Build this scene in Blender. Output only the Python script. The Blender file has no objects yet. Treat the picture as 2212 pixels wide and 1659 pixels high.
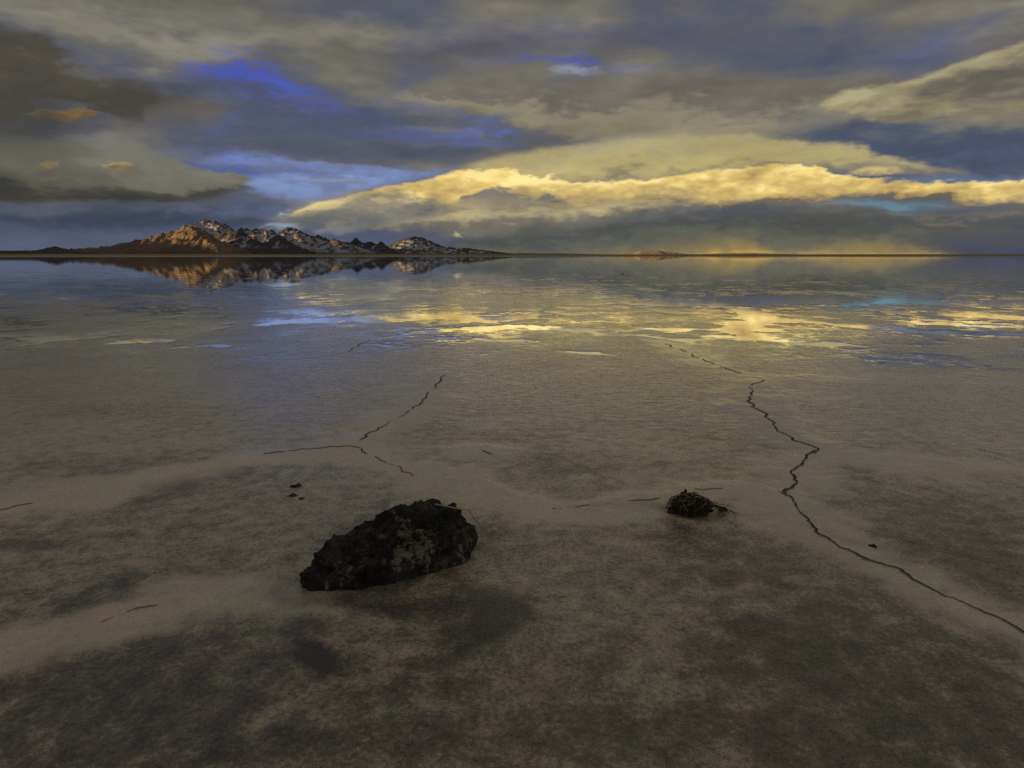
import bpy, math, random
import numpy as np
from mathutils import Vector, Matrix, Quaternion

# ------------------------------------------------------------------ camera
sc = bpy.context.scene
col = sc.collection
W0, H0 = 2212.0, 1659.0               # size the photograph was measured at
HFOV = math.radians(75.0)
FPX = W0 / 2 / math.tan(HFOV / 2)
HORIZON = 552.0
PITCH = math.atan((H0 / 2 - HORIZON) / FPX)
CAM_H = 1.0
cam_d = bpy.data.cameras.new('camera')
cam_d.sensor_fit = 'HORIZONTAL'
cam_d.angle = HFOV
cam_d.clip_start = 0.02
cam_d.clip_end = 200000.0
cam = bpy.data.objects.new('camera', cam_d)
cam.location = (0, 0, CAM_H)
cam.rotation_euler = (math.pi / 2 - PITCH, 0, 0)
col.objects.link(cam)
sc.camera = cam


def ray(X, Y):
    xc = (X - W0 / 2) / FPX
    yc = (H0 / 2 - Y) / FPX
    f = np.array([0, math.cos(PITCH), -math.sin(PITCH)])
    u = np.array([0, math.sin(PITCH), math.cos(PITCH)])
    d = f + xc * np.array([1.0, 0, 0]) + yc * u
    return d / np.linalg.norm(d)


def at(X, Y, z=0.0):
    """point of the flat ground (height z) seen at a pixel"""
    d = ray(X, Y)
    t = (z - CAM_H) / d[2]
    return np.array([d[0] * t, d[1] * t, z])


def azel(X, Y):
    d = ray(X, Y)
    return math.degrees(math.atan2(d[0], d[1])), math.degrees(math.asin(d[2]))


# ------------------------------------------------------------------ light
SUN_AZ, SUN_EL = math.radians(-108.0), math.radians(3.4)
sun_d = bpy.data.lights.new('sun', 'SUN')
sun_d.energy = 5.0
sun_d.angle = math.radians(0.5)
sun_d.color = (1.0, 0.66, 0.32)
sun = bpy.data.objects.new('sun', sun_d)
sdir = Vector((math.sin(SUN_AZ) * math.cos(SUN_EL), math.cos(SUN_AZ) * math.cos(SUN_EL), math.sin(SUN_EL)))
sun.rotation_euler = sdir.to_track_quat('Z', 'Y').to_euler()
sun.location = sdir * 200
col.objects.link(sun)

sc.view_settings.view_transform = 'Standard'
sc.view_settings.look = 'None'
sc.view_settings.gamma = 1.0
sc.view_settings.exposure = 0.0
sc.view_settings.use_curve_mapping = False
sc.render.engine = 'CYCLES'
sc.cycles.max_bounces = 5
sc.cycles.diffuse_bounces = 2
sc.cycles.glossy_bounces = 3
sc.cycles.transparent_max_bounces = 8
sc.cycles.use_denoising = False


def lin(c, k=1.0):
    o = []
    for v in c:
        v /= 255.0
        o.append((v / 12.92 if v <= 0.04045 else ((v + 0.055) / 1.055) ** 2.4) * k)
    return tuple(o)


# ---- a small expression layer over shader nodes
class S:
    def __init__(s, nt, sock): s.nt, s.k = nt, sock
    def _m(s, op, *a):
        n = s.nt.nodes.new('ShaderNodeMath'); n.operation = op
        for i, v in enumerate((s,) + a):
            if isinstance(v, S): s.nt.links.new(v.k, n.inputs[i])
            else: n.inputs[i].default_value = v
        return S(s.nt, n.outputs[0])
    def __add__(s, o): return s._m('ADD', o)
    def __radd__(s, o): return s._m('ADD', o)
    def __sub__(s, o): return s._m('SUBTRACT', o)
    def __rsub__(s, o): return (s * -1.0) + o
    def __mul__(s, o): return s._m('MULTIPLY', o)
    def __rmul__(s, o): return s._m('MULTIPLY', o)
    def __truediv__(s, o): return s._m('DIVIDE', o)
    def clamp(s):
        r = s._m('ADD', 0.0); r.k.node.use_clamp = True; return r
    def max(s, o): return s._m('MAXIMUM', o)
    def min(s, o): return s._m('MINIMUM', o)
    def abs(s): return s._m('ABSOLUTE')
    def pow(s, o): return s._m('POWER', o)
    def step(s, a, b):
        n = s.nt.nodes.new('ShaderNodeMapRange'); n.interpolation_type = 'SMOOTHSTEP'; n.clamp = True
        s.nt.links.new(s.k, n.inputs[0]); n.inputs[1].default_value = a; n.inputs[2].default_value = b
        return S(s.nt, n.outputs[0])


class NT:
    def __init__(s, nt):
        s.nt = nt; nt.nodes.clear()
    def new(s, t, **kw):
        n = s.nt.nodes.new(t)
        for k, v in kw.items(): setattr(n, k, v)
        return n
    def link(s, a, b): s.nt.links.new(a.k if isinstance(a, S) else a, b)
    def S(s, sock): return S(s.nt, sock)
    def put(s, inp, v):
        if isinstance(v, S): s.nt.links.new(v.k, inp)
        elif hasattr(v, 'is_output'): s.nt.links.new(v, inp)
        elif isinstance(v, tuple) and len(v) == 3 and len(inp.default_value) == 4: inp.default_value = v + (1,)
        else: inp.default_value = v
    def noise(s, vec, scale, detail=4, rough=0.55, dist=0.0):
        n = s.new('ShaderNodeTexNoise'); s.put(n.inputs['Vector'], vec)
        n.inputs['Scale'].default_value = scale; n.inputs['Detail'].default_value = detail
        n.inputs['Roughness'].default_value = rough; n.inputs['Distortion'].default_value = dist
        return S(s.nt, n.outputs[0])
    def mix(s, f, a, b):
        n = s.new('ShaderNodeMix', data_type='RGBA')
        s.put(n.inputs[0], f); s.put(n.inputs[6], a); s.put(n.inputs[7], b)
        return n.outputs[2]
    def ramp(s, f, pts, mode='LINEAR'):
        n = s.new('ShaderNodeValToRGB'); n.color_ramp.interpolation = mode
        e = n.color_ramp.elements
        while len(e) < len(pts): e.new(0.5)
        for q, (p, c) in zip(e, sorted(pts, key=lambda t: t[0])):
            q.position = p; q.color = c + (1,)
        s.put(n.inputs[0], f)
        return n.outputs[0]
    def comb(s, x, y, z):
        n = s.new('ShaderNodeCombineXYZ')
        for i, v in enumerate((x, y, z)): s.put(n.inputs[i], v)
        return n.outputs[0]
    def curve(s, f, pts):
        n = s.new('ShaderNodeFloatCurve'); c = n.mapping.curves[0]
        pts = sorted(pts)
        c.points[0].location = pts[0]; c.points[1].location = pts[-1]
        for p in pts[1:-1]: c.points.new(*p)
        for p in c.points: p.handle_type = 'AUTO_CLAMPED'
        n.mapping.update()
        s.put(n.inputs['Value'], f)
        return S(s.nt, n.outputs[0])


# ------------------------------------------------------------------ sky
AZR, EL0, EL1 = 60.0, -3.0, 30.0
SOFT = 1.75


def build_sky():
    w = bpy.data.worlds.new('World'); sc.world = w; w.use_nodes = True
    w.cycles.sampling_method = 'NONE'
    T = NT(w.node_tree)
    tc = T.new('ShaderNodeTexCoord')
    sep = T.new('ShaderNodeSeparateXYZ'); T.link(tc.outputs['Generated'], sep.inputs[0])
    x, y, z = (T.S(o) for o in sep.outputs)
    DEG = 57.29578
    el = z._m('ARCSINE') * DEG
    az = x._m('ARCTAN2', y) * DEG
    v = T.comb(x, y, z * 3.2)
    v2 = T.comb(x + 11.3, y * 1.0, z * 2.2 + 4.0)
    n1 = T.noise(v, 5.0, 5, 0.55) - 0.5
    n2 = T.noise(v, 17.0, 6, 0.53) - 0.5
    n3 = T.noise(v2, 55.0, 4, 0.52) - 0.5
    n4 = T.noise(v2, 9.0, 5, 0.55) - 0.5
    front = az.abs().step(150.0, 100.0)
    # light from the upper left models the cloud relief
    off = T.comb(x - 0.035, y, z * 3.2 + 0.065)
    rel = T.noise(v, 8.0, 5, 0.52) - T.noise(off, 8.0, 5, 0.52)
    off2 = T.comb(x - 0.012, y, z * 2.6 + 0.026); v3 = T.comb(x, y, z * 2.6)
    rel2 = T.noise(v3, 21.0, 5, 0.55) - T.noise(off2, 21.0, 5, 0.55)
    shaft = T.noise(T.comb(az * 0.30 + el * 0.10, el * 0.05, 0.0), 1.0, 4, 0.6) - 0.5
    u = ((az + n1 * 3.0 + n2 * 3.6 + n3 * 1.2) / (2 * AZR) + 0.5).clamp()

    # clear sky seen through the gaps
    sky = T.new('ShaderNodeTexSky', sky_type='NISHITA')
    sky.sun_disc = False
    sky.sun_elevation = SUN_EL
    sky.sun_rotation = SUN_AZ % (2 * math.pi)
    sky.altitude = 1300
    sky.air_density = 1.0; sky.dust_density = 0.3; sky.ozone_density = 2.0
    tint = T.new('ShaderNodeMix', data_type='RGBA', blend_type='MULTIPLY')
    tint.inputs[0].default_value = 1.0
    T.link(sky.outputs[0], tint.inputs[6]); tint.inputs[7].default_value = (0.10, 0.10, 0.10, 1)
    blue = tint.outputs[2]
    # the photographed gaps: pale low down, deep blue higher up
    gap = T.ramp(((el + n2 * 1.5) / 20.0).clamp(), [(0.0, lin((92, 110, 150))), (0.12, lin((112, 130, 172))), (0.28, lin((132, 153, 206))),
                                       (0.42, lin((102, 122, 198))), (0.62, lin((78, 94, 196))), (0.8, lin((68, 78, 188))), (1.0, lin((60, 68, 160)))])
    clear = T.mix(0.85, blue, gap)
    veil = (n4 * 1.8 + n2 * 2.2 + n3 * 1.2 + 0.5).step(0.15, 0.95) * 0.85
    clear = T.mix(veil, clear, T.ramp((el / 20.0).clamp(), [(0.0, lin((96, 108, 136))), (0.3, lin((112, 124, 160))), (0.5, lin((88, 94, 122))), (1.0, lin((86, 88, 108)))]))

    # high overcast everywhere, bluish and taupe patches
    t0 = (n1 * 1.9 + n4 * 0.6 + n2 * 0.2 + 0.5).clamp()
    acc = T.ramp(t0, [(0.0, lin((74, 80, 104))), (0.35, lin((92, 94, 104))), (0.6, lin((110, 107, 100))), (1.0, lin((132, 127, 112)))])

    shared = {'u': u, 'el': el, 'n1': n1, 'n2': n2, 'n3': n3, 'n4': n4, 'rel': rel, 'rel2': rel2, 'shaft': shaft, 'front': front}

    def curve_of(G, ug, pts):
        q = []
        for X, Y in pts:
            a, e = azel(X, Y)
            q.append(((a / (2 * AZR)) + 0.5, min(max((e - EL0) / (EL1 - EL0), 0), 1)))
        return G.curve(ug, q) * (EL1 - EL0) + EL0

    def layer(acc, top, bot, cols, st=0.5, sb=0.5, amp=0.8, fine=0.35, op=1.0, cn=0.6, wisp=0.0, colour=None, rain=False, bill=0.0):
        """one cloud between an upper and a lower edge, as a node group over what lies behind it"""
        top, bot = list(top), list(bot)
        for k, dx in ((0, -30), (-1, 30)):          # close ends that lie inside the picture
            if -150 < top[k][0] < 2260 and abs(top[k][1] - bot[k][1]) > 3 and bot[k][1] < 560:
                ym = (top[k][1] + bot[k][1]) / 2; X = top[k][0] + dx
                top.insert(0 if k == 0 else len(top), (X, ym + 8)); bot.insert(0 if k == 0 else len(bot), (X, ym - 8))
        ng = bpy.data.node_groups.new('cloud_layer', 'ShaderNodeTree')
        for k in shared: ng.interface.new_socket(k, in_out='INPUT', socket_type='NodeSocketFloat')
        ng.interface.new_socket('behind', in_out='INPUT', socket_type='NodeSocketColor')
        ng.interface.new_socket('clear', in_out='INPUT', socket_type='NodeSocketColor')
        ng.interface.new_socket('sky', in_out='OUTPUT', socket_type='NodeSocketColor')
        G = NT(ng)
        gi, go = G.new('NodeGroupInput'), G.new('NodeGroupOutput')
        v_ = {k: G.S(gi.outputs[k]) for k in shared}
        ct, cb = curve_of(G, v_['u'], top), curve_of(G, v_['u'], bot)
        e = v_['el'] + v_['n2'] * (amp * 2.2) + v_['n3'] * (fine * 1.7)
        a = (ct - e + st * 0.3).step(0.0, st * SOFT) * (e - cb + sb * 0.3).step(0.0, sb * SOFT)
        if wisp: a = a * (v_['n4'] * 2.0 + v_['n2'] * 1.6 + (1.0 - wisp)).step(0.0, 0.7)
        a = a * v_['front']
        if rain: a = a * (v_['shaft'] * 3.0 + 0.9).clamp()
        if op != 1.0: a = a * op
        if colour is None:
            h = ((e - cb) / (ct - cb).max(0.15) + (v_['n2'] * 0.8 + v_['n3'] * 0.6 + v_['n1'] * 0.9 + v_['n4'] * 0.8 + v_['rel'] * 1.6) * cn + v_['rel2'] * bill).clamp()
            cc = G.ramp(h, [(p, lin(c)) for p, c in cols], 'EASE')
        else: cc = gi.outputs['clear']
        G.link(G.mix(a, gi.outputs['behind'], cc), go.inputs[0])
        n = T.new('ShaderNodeGroup'); n.node_tree = ng
        for k, v in shared.items(): T.link(v, n.inputs[k])
        T.link(acc, n.inputs['behind']); T.link(clear, n.inputs['clear'])
        return n.outputs[0]

    # light taupe cloud, top left
    acc = layer(acc, [(-300, -60), (300, -40), (700, 10), (1000, 90), (1040, 130)], [(-300, 60), (0, 60), (200, 130), (420, 190), (600, 120), (900, 130), (1040, 132)],
                [(0, (112, 110, 104)), (0.5, (134, 130, 116)), (1, (96, 94, 92))], 2.5, 1.2, 1.4, 0.3, 0.85)
    # darker cloud along the very top
    acc = layer(acc, [(-300, -300), (2500, -300)], [(-300, -40), (250, -10), (520, 30), (700, 35), (900, -10), (1300, -30), (2500, -30)],
                [(0, (84, 84, 86)), (0.3, (88, 88, 88)), (1, (100, 98, 94))], 1.0, 1.6, 1.6, 0.3, 0.8)
    # blue-grey band, upper middle
    acc = layer(acc, [(820, 90), (1000, 50), (1300, 20), (1600, 30), (1800, 60)], [(820, 150), (1000, 160), (1200, 130), (1500, 110), (1800, 70)],
                [(0, (86, 88, 110)), (1, (84, 88, 112))], 1.5, 1.5, 1.4, 0.4, 0.75)
    # thin slate-blue cloud with gaps of clear sky torn in it
    acc = layer(acc, [(330, 175), (420, 130), (560, 125), (700, 158), (820, 190), (940, 235), (1060, 252), (1140, 288), (1180, 302)],
                [(330, 260), (400, 330), (560, 345), (800, 345), (1000, 330), (1140, 312), (1180, 306)], [(0, (82, 89, 112)), (0.4, (79, 85, 108)), (0.7, (85, 90, 110)), (1, (94, 96, 108))], 1.8, 1.2, 1.4, 0.6, 0.96, 0.7)
    for tp, bt, o in [([(350, 160), (440, 122), (520, 122), (640, 160), (720, 198)], [(350, 163), (470, 186), (560, 204), (640, 210), (720, 201)], 1.0),
                      ([(590, 218), (660, 208), (720, 222), (785, 252)], [(590, 222), (680, 242), (740, 256), (785, 254)], 0.95),
                      ([(800, 205), (870, 212), (950, 232), (1040, 238), (1125, 258)], [(800, 209), (880, 236), (960, 252), (1060, 266), (1125, 262)], 0.75),
                      ([(740, 290), (860, 278), (960, 284), (1060, 280), (1140, 292)], [(740, 294), (860, 306), (1000, 314), (1090, 312), (1140, 298)], 1.0),
                      ([(410, 270), (450, 256), (520, 268)], [(410, 274), (460, 288), (520, 272)], 0.7),
                      ([(300, 325), (420, 322), (520, 335), (600, 340)], [(300, 340), (420, 350), (520, 352), (600, 344)], 0.6)]:
        acc = layer(acc, [(X, Y - 9 * (0 < k < len(tp) - 1)) for k, (X, Y) in enumerate(tp)], [(X, Y + 8 * (0 < k < len(bt) - 1)) for k, (X, Y) in enumerate(bt)], None, 1.1, 1.0, 1.7, 1.0, o * 0.95, wisp=-0.1, colour=clear)
    acc = layer(acc, [(660, 180), (760, 200), (900, 228), (1080, 262)], [(660, 182), (760, 222), (900, 246), (1080, 266)], [(0, (90, 92, 112)), (1, (106, 104, 108))], 1.0, 0.9, 1.4, 0.6, 0.8, 1.0, wisp=0.0)
    acc = layer(acc, [(380, 222), (430, 215), (480, 222)], [(380, 226), (430, 226), (480, 225)], [(0, (110, 110, 110)), (1, (124, 122, 116))], 0.25, 0.3, 0.5, 0.5, 0.8)
    # gap further right, higher up
    acc = layer(acc, [(1030, 128), (1120, 112), (1250, 108), (1330, 122), (1450, 135)], [(1030, 130), (1150, 142), (1300, 152), (1400, 155), (1450, 137)], None, 0.7, 0.6, 0.9, 0.4, 0.95, colour=clear)
    acc = layer(acc, [(1180, 148), (1240, 138), (1300, 146), (1330, 152)], [(1180, 158), (1260, 165), (1330, 156)], [(0, (124, 128, 146)), (1, (146, 150, 170))], 0.3, 0.4, 0.4, 0.3, 0.9)
    # taupe slab, middle to right
    acc = layer(acc, [(850, 195), (880, 175), (1000, 165), (1200, 168), (1500, 158), (1800, 150), (2100, 150), (2300, 120)], [(850, 200), (960, 235), (1050, 252), (1180, 292), (1330, 306), (1500, 300), (1750, 300), (2300, 300)],
                [(0, (132, 126, 104)), (0.35, (138, 132, 110)), (0.65, (108, 104, 96)), (1, (118, 112, 98))], 0.8, 0.5, 0.8, 0.4, 0.95, 0.5)
    # blue patches among the upper right cloud
    acc = layer(acc, [(1800, 150), (1950, 60), (2100, 20), (2300, -20)], [(1800, 160), (1950, 165), (2100, 110), (2300, 30)], [(0, (92, 98, 142)), (1, (100, 104, 130))], 1.6, 1.2, 1.6, 0.5, 0.6, wisp=0.1)
    # slate sky behind the right-hand cloud
    acc = layer(acc, [(1640, 290), (1740, 245), (1850, 230), (2000, 240), (2300, 240)], [(1640, 300), (1800, 380), (2000, 400), (2300, 400)],
                [(0, (86, 96, 124)), (0.5, (72, 82, 104)), (1, (88, 92, 102))], 1.2, 0.6, 1.0, 0.3, 0.95)
    # wedge of cloud at right
    acc = layer(acc, [(1752, 236), (1790, 212), (1850, 190), (1960, 172), (2060, 135), (2160, 100), (2300, 60)], [(1752, 238), (1830, 262), (1950, 270), (2100, 266), (2300, 250)],
                [(0, (124, 117, 96)), (0.5, (150, 142, 112)), (1, (174, 164, 128))], 0.25, 0.6, 0.5, 0.5, 1.0, 0.7, bill=1.5)
    acc = layer(acc, [(1930, 200), (2050, 140), (2160, 105), (2300, 70)], [(1930, 215), (2050, 240), (2160, 250), (2300, 248)],
                [(0, (104, 100, 88)), (0.5, (88, 86, 82)), (1, (110, 106, 94))], 1.0, 1.0, 1.2, 0.5, 0.85, 0.9)
    acc = layer(acc, [(2010, 100), (2080, 80), (2160, 40), (2300, 10)], [(2010, 104), (2100, 104), (2200, 80), (2300, 60)], [(0, (104, 102, 100)), (1, (136, 132, 118))], 0.6, 0.8, 0.9, 0.5, 0.7)
    # pale sky low down, centre left
    acc = layer(acc, [(430, 345), (500, 326), (700, 346), (900, 358), (1020, 358)], [(430, 352), (540, 410), (660, 444), (770, 426), (1020, 366)], None, 0.5, 0.6, 0.6, 0.4, 1.0, colour=clear)
    acc = layer(acc, [(280, 325), (420, 335), (470, 340), (580, 368), (620, 378)], [(280, 380), (420, 400), (540, 392), (620, 380)], [(0, (84, 98, 150)), (1, (82, 92, 138))], 0.5, 0.5, 0.4, 0.2, 0.95)
    acc = layer(acc, [(620, 345), (760, 352), (900, 368), (960, 372)], [(620, 356), (760, 362), (880, 376), (960, 376)], [(0, (124, 138, 178)), (1, (140, 150, 180))], 0.3, 0.3, 0.4, 0.3, 0.8, wisp=0.15)
    acc = layer(acc, [(560, 388), (680, 385), (760, 384), (900, 388)], [(560, 392), (680, 396), (800, 394), (900, 390)], [(0, (104, 116, 150)), (1, (150, 152, 158))], 0.2, 0.25, 0.25, 0.2, 0.9)
    acc = layer(acc, [(480, 356), (600, 352), (720, 368), (860, 374)], [(480, 366), (620, 380), (760, 382), (860, 378)], [(0, (92, 102, 138)), (1, (104, 114, 148))], 0.3, 0.3, 0.5, 0.3, 0.9)
    # slate streak below the gap
    acc = layer(acc, [(430, 312), (520, 296), (640, 290), (800, 302), (960, 312), (1070, 318)], [(430, 318), (560, 324), (700, 340), (820, 350), (960, 356), (1010, 345), (1070, 322)],
                [(0, (78, 84, 104)), (0.6, (84, 88, 100)), (1, (98, 98, 104))], 0.5, 0.5, 0.6, 0.3, 0.97)
    acc = layer(acc, [(820, 278), (900, 270), (1040, 284), (1120, 312)], [(820, 282), (950, 288), (1040, 296), (1120, 314)], [(0, (116, 112, 118)), (1, (132, 126, 122))], 0.3, 0.4, 0.5, 0.3, 0.8)
    # grey-blue haze over the mountains
    acc = layer(acc, [(-300, 430), (200, 440), (430, 430), (560, 410), (640, 430), (760, 470), (1100, 510), (1300, 520)], [(-300, 590), (1300, 590)],
                [(0, (94, 103, 122)), (0.35, (84, 93, 114)), (0.7, (78, 87, 110)), (1, (88, 98, 128))], 0.9, 0.3, 0.4, 0.15, 0.95, 0.5)
    acc = layer(acc, [(-300, 438), (200, 440), (420, 445), (560, 470), (640, 490)], [(-300, 505), (60, 500), (250, 505), (400, 510), (560, 500), (640, 492)],
                [(0, (64, 72, 92)), (0.5, (58, 64, 80)), (1, (74, 80, 98))], 0.5, 0.6, 0.6, 0.3, 0.85, 0.7)
    acc = layer(acc, [(-300, 444), (100, 446), (300, 452), (420, 458)], [(-300, 466), (100, 470), (300, 464), (420, 460)], [(0, (84, 88, 98)), (1, (92, 94, 98))], 0.4, 0.4, 0.4, 0.3, 0.7)
    # dark cloud on the left
    acc = layer(acc, [(-300, -20), (-60, 25), (60, 45), (120, 85), (200, 130), (300, 158), (390, 190), (470, 205), (530, 222)], [(-300, 310), (150, 305), (280, 285), (380, 285), (470, 262), (530, 226)],
                [(0, (84, 84, 88)), (0.25, (72, 69, 62)), (0.7, (78, 74, 66)), (1, (96, 92, 84))], 0.9, 1.0, 1.1, 0.5, 0.97, 0.6)
    acc = layer(acc, [(330, 208), (440, 206), (500, 218), (560, 224)], [(330, 300), (420, 300), (490, 262), (560, 228)], [(0, (88, 88, 96)), (1, (102, 98, 94))], 0.8, 0.8, 1.0, 0.5, 0.75)
    acc = layer(acc, [(-300, 295), (100, 290), (180, 284), (260, 290), (330, 318)], [(-300, 330), (100, 315), (250, 310), (330, 320)], [(0, (106, 105, 98)), (1, (136, 134, 122))], 0.5, 0.5, 0.7, 0.4, 0.8)
    # lower left cloud
    acc = layer(acc, [(-300, 300), (0, 300), (150, 296), (270, 298), (330, 322), (410, 340), (480, 366), (520, 384), (552, 402)], [(-300, 448), (100, 446), (300, 446), (430, 440), (500, 418), (552, 404)],
                [(0, (62, 62, 58)), (0.18, (72, 71, 66)), (0.4, (108, 106, 94)), (0.75, (118, 116, 104)), (1, (112, 112, 106))], 0.3, 0.45, 0.5, 0.4, 1.0, 0.35)
    for (X0, X1, Y0, Y1, c) in [(30, 205, 232, 268, (134, 112, 72)), (62, 135, 348, 374, (160, 136, 86)), (210, 295, 346, 374, (152, 130, 84)), (105, 200, 378, 392, (138, 122, 84))]:
        m = (X0 + X1) / 2
        acc = layer(acc, [(X0, (Y0 + Y1) / 2), (m - (X1 - X0) * .2, Y0), (m + (X1 - X0) * .25, Y0 + 2), (X1, (Y0 + Y1) / 2)], [(X0, (Y0 + Y1) / 2), (m, Y1), (X1, (Y0 + Y1) / 2)],
                    [(0, tuple(q * 0.8 for q in c)), (1, tuple(q * 1.15 for q in c))], 0.25, 0.5, 0.5, 0.6, 1.0, 0.8)
    acc = layer(acc, [(-300, 60), (0, 80), (120, 200), (200, 300), (260, 400)], [(-300, 450), (100, 448), (260, 430)], [(0, (58, 58, 56)), (0.5, (70, 67, 60)), (1, (74, 71, 64))], 3.0, 1.0, 1.6, 0.6, 0.5, 0.8)
    # dark rain cloud under the golden bank
    acc = layer(acc, [(900, 545), (1020, 500), (1200, 480), (1500, 440), (1900, 440), (2100, 450), (2300, 460)], [(900, 600), (2300, 600)],
                [(0, (122, 115, 90)), (0.25, (110, 107, 90)), (0.5, (94, 95, 86)), (0.8, (76, 79, 78)), (1, (86, 88, 88))], 1.0, 0.3, 0.6, 0.35, 0.97, 0.45)
    acc = layer(acc, [(1880, 540), (1960, 500), (2080, 480), (2300, 470)], [(1880, 600), (2300, 600)], [(0, (48, 51, 90)), (0.35, (50, 55, 92)), (0.75, (62, 68, 92)), (1, (76, 82, 94))], 2.2, 0.3, 0.5, 0.3, 0.92, 0.5)
    # golden light in the rain near the horizon
    for (pts, c, o, st_) in [([(1150, 552), (1330, 536), (1470, 520), (1560, 500), (1640, 500), (1740, 512), (1840, 498), (1940, 504), (2030, 535), (2110, 552)], (156, 138, 88), 0.8, 2.2),
                        ([(1300, 552), (1420, 542), (1500, 532), (1570, 518), (1640, 520), (1720, 536), (1800, 530), (1880, 522), (1960, 534), (2040, 552)], (204, 166, 86), 0.9, 1.4),
                        ([(1340, 552), (1450, 546), (1560, 538), (1660, 538), (1740, 545), (2000, 548), (2100, 552)], (226, 184, 96), 0.95, 0.6)]:
        acc = layer(acc, pts, [(1000, 600), (2300, 600)], [(0, c), (1, tuple(q * 0.88 for q in c))], st_, 0.3, 0.5, 0.3, o, 0.5, rain=True)
    # turquoise slit and the small clouds beneath the bank
    acc = layer(acc, [(1760, 440), (1820, 428), (1920, 430), (2060, 432), (2100, 440)], [(1760, 444), (1850, 452), (1960, 466), (2060, 452), (2100, 442)], [(0, (96, 116, 126)), (0.5, (108, 142, 158)), (1, (96, 128, 146))], 0.3, 0.5, 0.35, 0.3, 0.85, 0.9, wisp=-0.2)
    acc = layer(acc, [(1880, 462), (1960, 456), (2050, 462), (2130, 458), (2300, 462)], [(1880, 465), (1960, 468), (2050, 474), (2160, 472), (2300, 476)], [(0, (110, 104, 90)), (1, (158, 138, 90))], 0.25, 0.4, 0.5, 0.4, 0.8, wisp=0.1)
    acc = layer(acc, [(1960, 480), (2060, 474), (2140, 482), (2300, 478)], [(1960, 484), (2060, 492), (2160, 488), (2300, 488)], [(0, (96, 94, 92)), (1, (150, 130, 92))], 0.25, 0.4, 0.5, 0.4, 0.75)
    # upper pale lens of cloud
    acc = layer(acc, [(960, 362), (1020, 345), (1100, 326), (1250, 306), (1400, 284), (1550, 280), (1700, 284), (1800, 300), (1900, 326), (2020, 352), (2160, 374)],
                [(960, 364), (1100, 390), (1300, 400), (1500, 390), (1700, 372), (1860, 372), (2000, 384), (2160, 378)],
                [(0, (146, 134, 102)), (0.4, (184, 168, 116)), (0.75, (172, 160, 118)), (1, (162, 152, 120))], 0.45, 0.7, 0.5, 0.3, 0.97, 0.5, bill=0.9)
    acc = layer(acc, [(1600, 362), (1740, 342), (1860, 350), (2000, 362), (2120, 378)], [(1600, 364), (1740, 360), (1860, 376), (2000, 386), (2120, 382)], [(0, (112, 110, 104)), (1, (128, 122, 104))], 0.5, 0.4, 0.5, 0.4, 0.8)
    acc = layer(acc, [(1900, 384), (2000, 378), (2100, 376), (2300, 382)], [(1900, 390), (2050, 394), (2300, 396)], [(0, (104, 132, 168)), (1, (92, 112, 140))], 0.25, 0.3, 0.2, 0.2, 0.9)
    acc = layer(acc, [(1830, 370), (1880, 358), (1930, 362), (1955, 374)], [(1830, 376), (1890, 378), (1955, 376)], [(0, (196, 172, 110)), (1, (214, 190, 128))], 0.2, 0.3, 0.35, 0.35, 0.9)
    # the golden bank
    bank_top = [(630, 468), (680, 440), (760, 420), (840, 402), (930, 384), (990, 366), (1080, 362), (1200, 382), (1310, 388), (1450, 376), (1560, 364), (1660, 356), (1740, 350), (1800, 362), (1850, 378), (1960, 388), (2100, 388), (2300, 386)]
    bank_bot = [(630, 470), (700, 492), (780, 496), (900, 494), (1050, 492), (1180, 486), (1300, 468), (1420, 456), (1560, 452), (1640, 446), (1750, 440), (1860, 432), (2000, 434), (2110, 440), (2300, 444)]
    acc = layer(acc, bank_top, bank_bot, [(0, (120, 108, 82)), (0.12, (168, 142, 90)), (0.3, (192, 164, 102)), (0.5, (206, 178, 110)), (0.7, (226, 196, 120)), (0.88, (246, 216, 134)), (1, (252, 228, 152))], 0.2, 0.5, 0.4, 0.5, 1.0, 0.55, bill=1.25)
    # its shaded grey belly on the left and middle
    acc = layer(acc, [(620, 468), (680, 438), (760, 424), (850, 416), (930, 424), (1000, 418), (1150, 402), (1300, 412), (1450, 396), (1560, 416), (1640, 442)], bank_bot[:10],
                [(0, (110, 110, 106)), (0.3, (126, 123, 112)), (0.6, (138, 132, 114)), (1, (168, 154, 116))], 1.6, 0.5, 0.9, 0.6, 0.95, 0.8, bill=1.5)
    acc = layer(acc, [(830, 480), (900, 468), (1000, 458), (1060, 452), (1200, 452), (1300, 440), (1400, 440)], [(830, 492), (1000, 490), (1200, 486), (1300, 468), (1400, 452)],
                [(0, (128, 122, 106)), (1, (186, 172, 128))], 0.2, 0.4, 0.7, 0.6, 0.75, 0.9)
    acc = layer(acc, [(550, 486), (640, 448), (720, 420), (800, 402), (870, 400), (940, 424), (1010, 448)], [(550, 488), (690, 500), (800, 498), (900, 486), (1010, 452)],
                [(0, (106, 108, 108)), (0.4, (120, 118, 110)), (0.8, (140, 134, 116)), (1, (168, 156, 122))], 0.9, 0.6, 0.6, 0.5, 0.95, 0.8, bill=1.2)
    # small grey heads in front of the bank
    acc = layer(acc, [(965, 440), (1000, 428), (1030, 410), (1060, 400), (1085, 408), (1110, 416), (1130, 432), (1150, 440)], [(965, 442), (1000, 452), (1060, 458), (1150, 446)], [(0, (138, 130, 112)), (1, (118, 116, 112))], 0.18, 0.9, 0.3, 0.4, 0.95)
    acc = layer(acc, [(1140, 436), (1162, 420), (1178, 418), (1192, 434)], [(1140, 438), (1165, 444), (1192, 436)], [(0, (132, 126, 110)), (1, (110, 108, 104))], 0.15, 0.4, 0.25, 0.4, 0.95)
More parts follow.
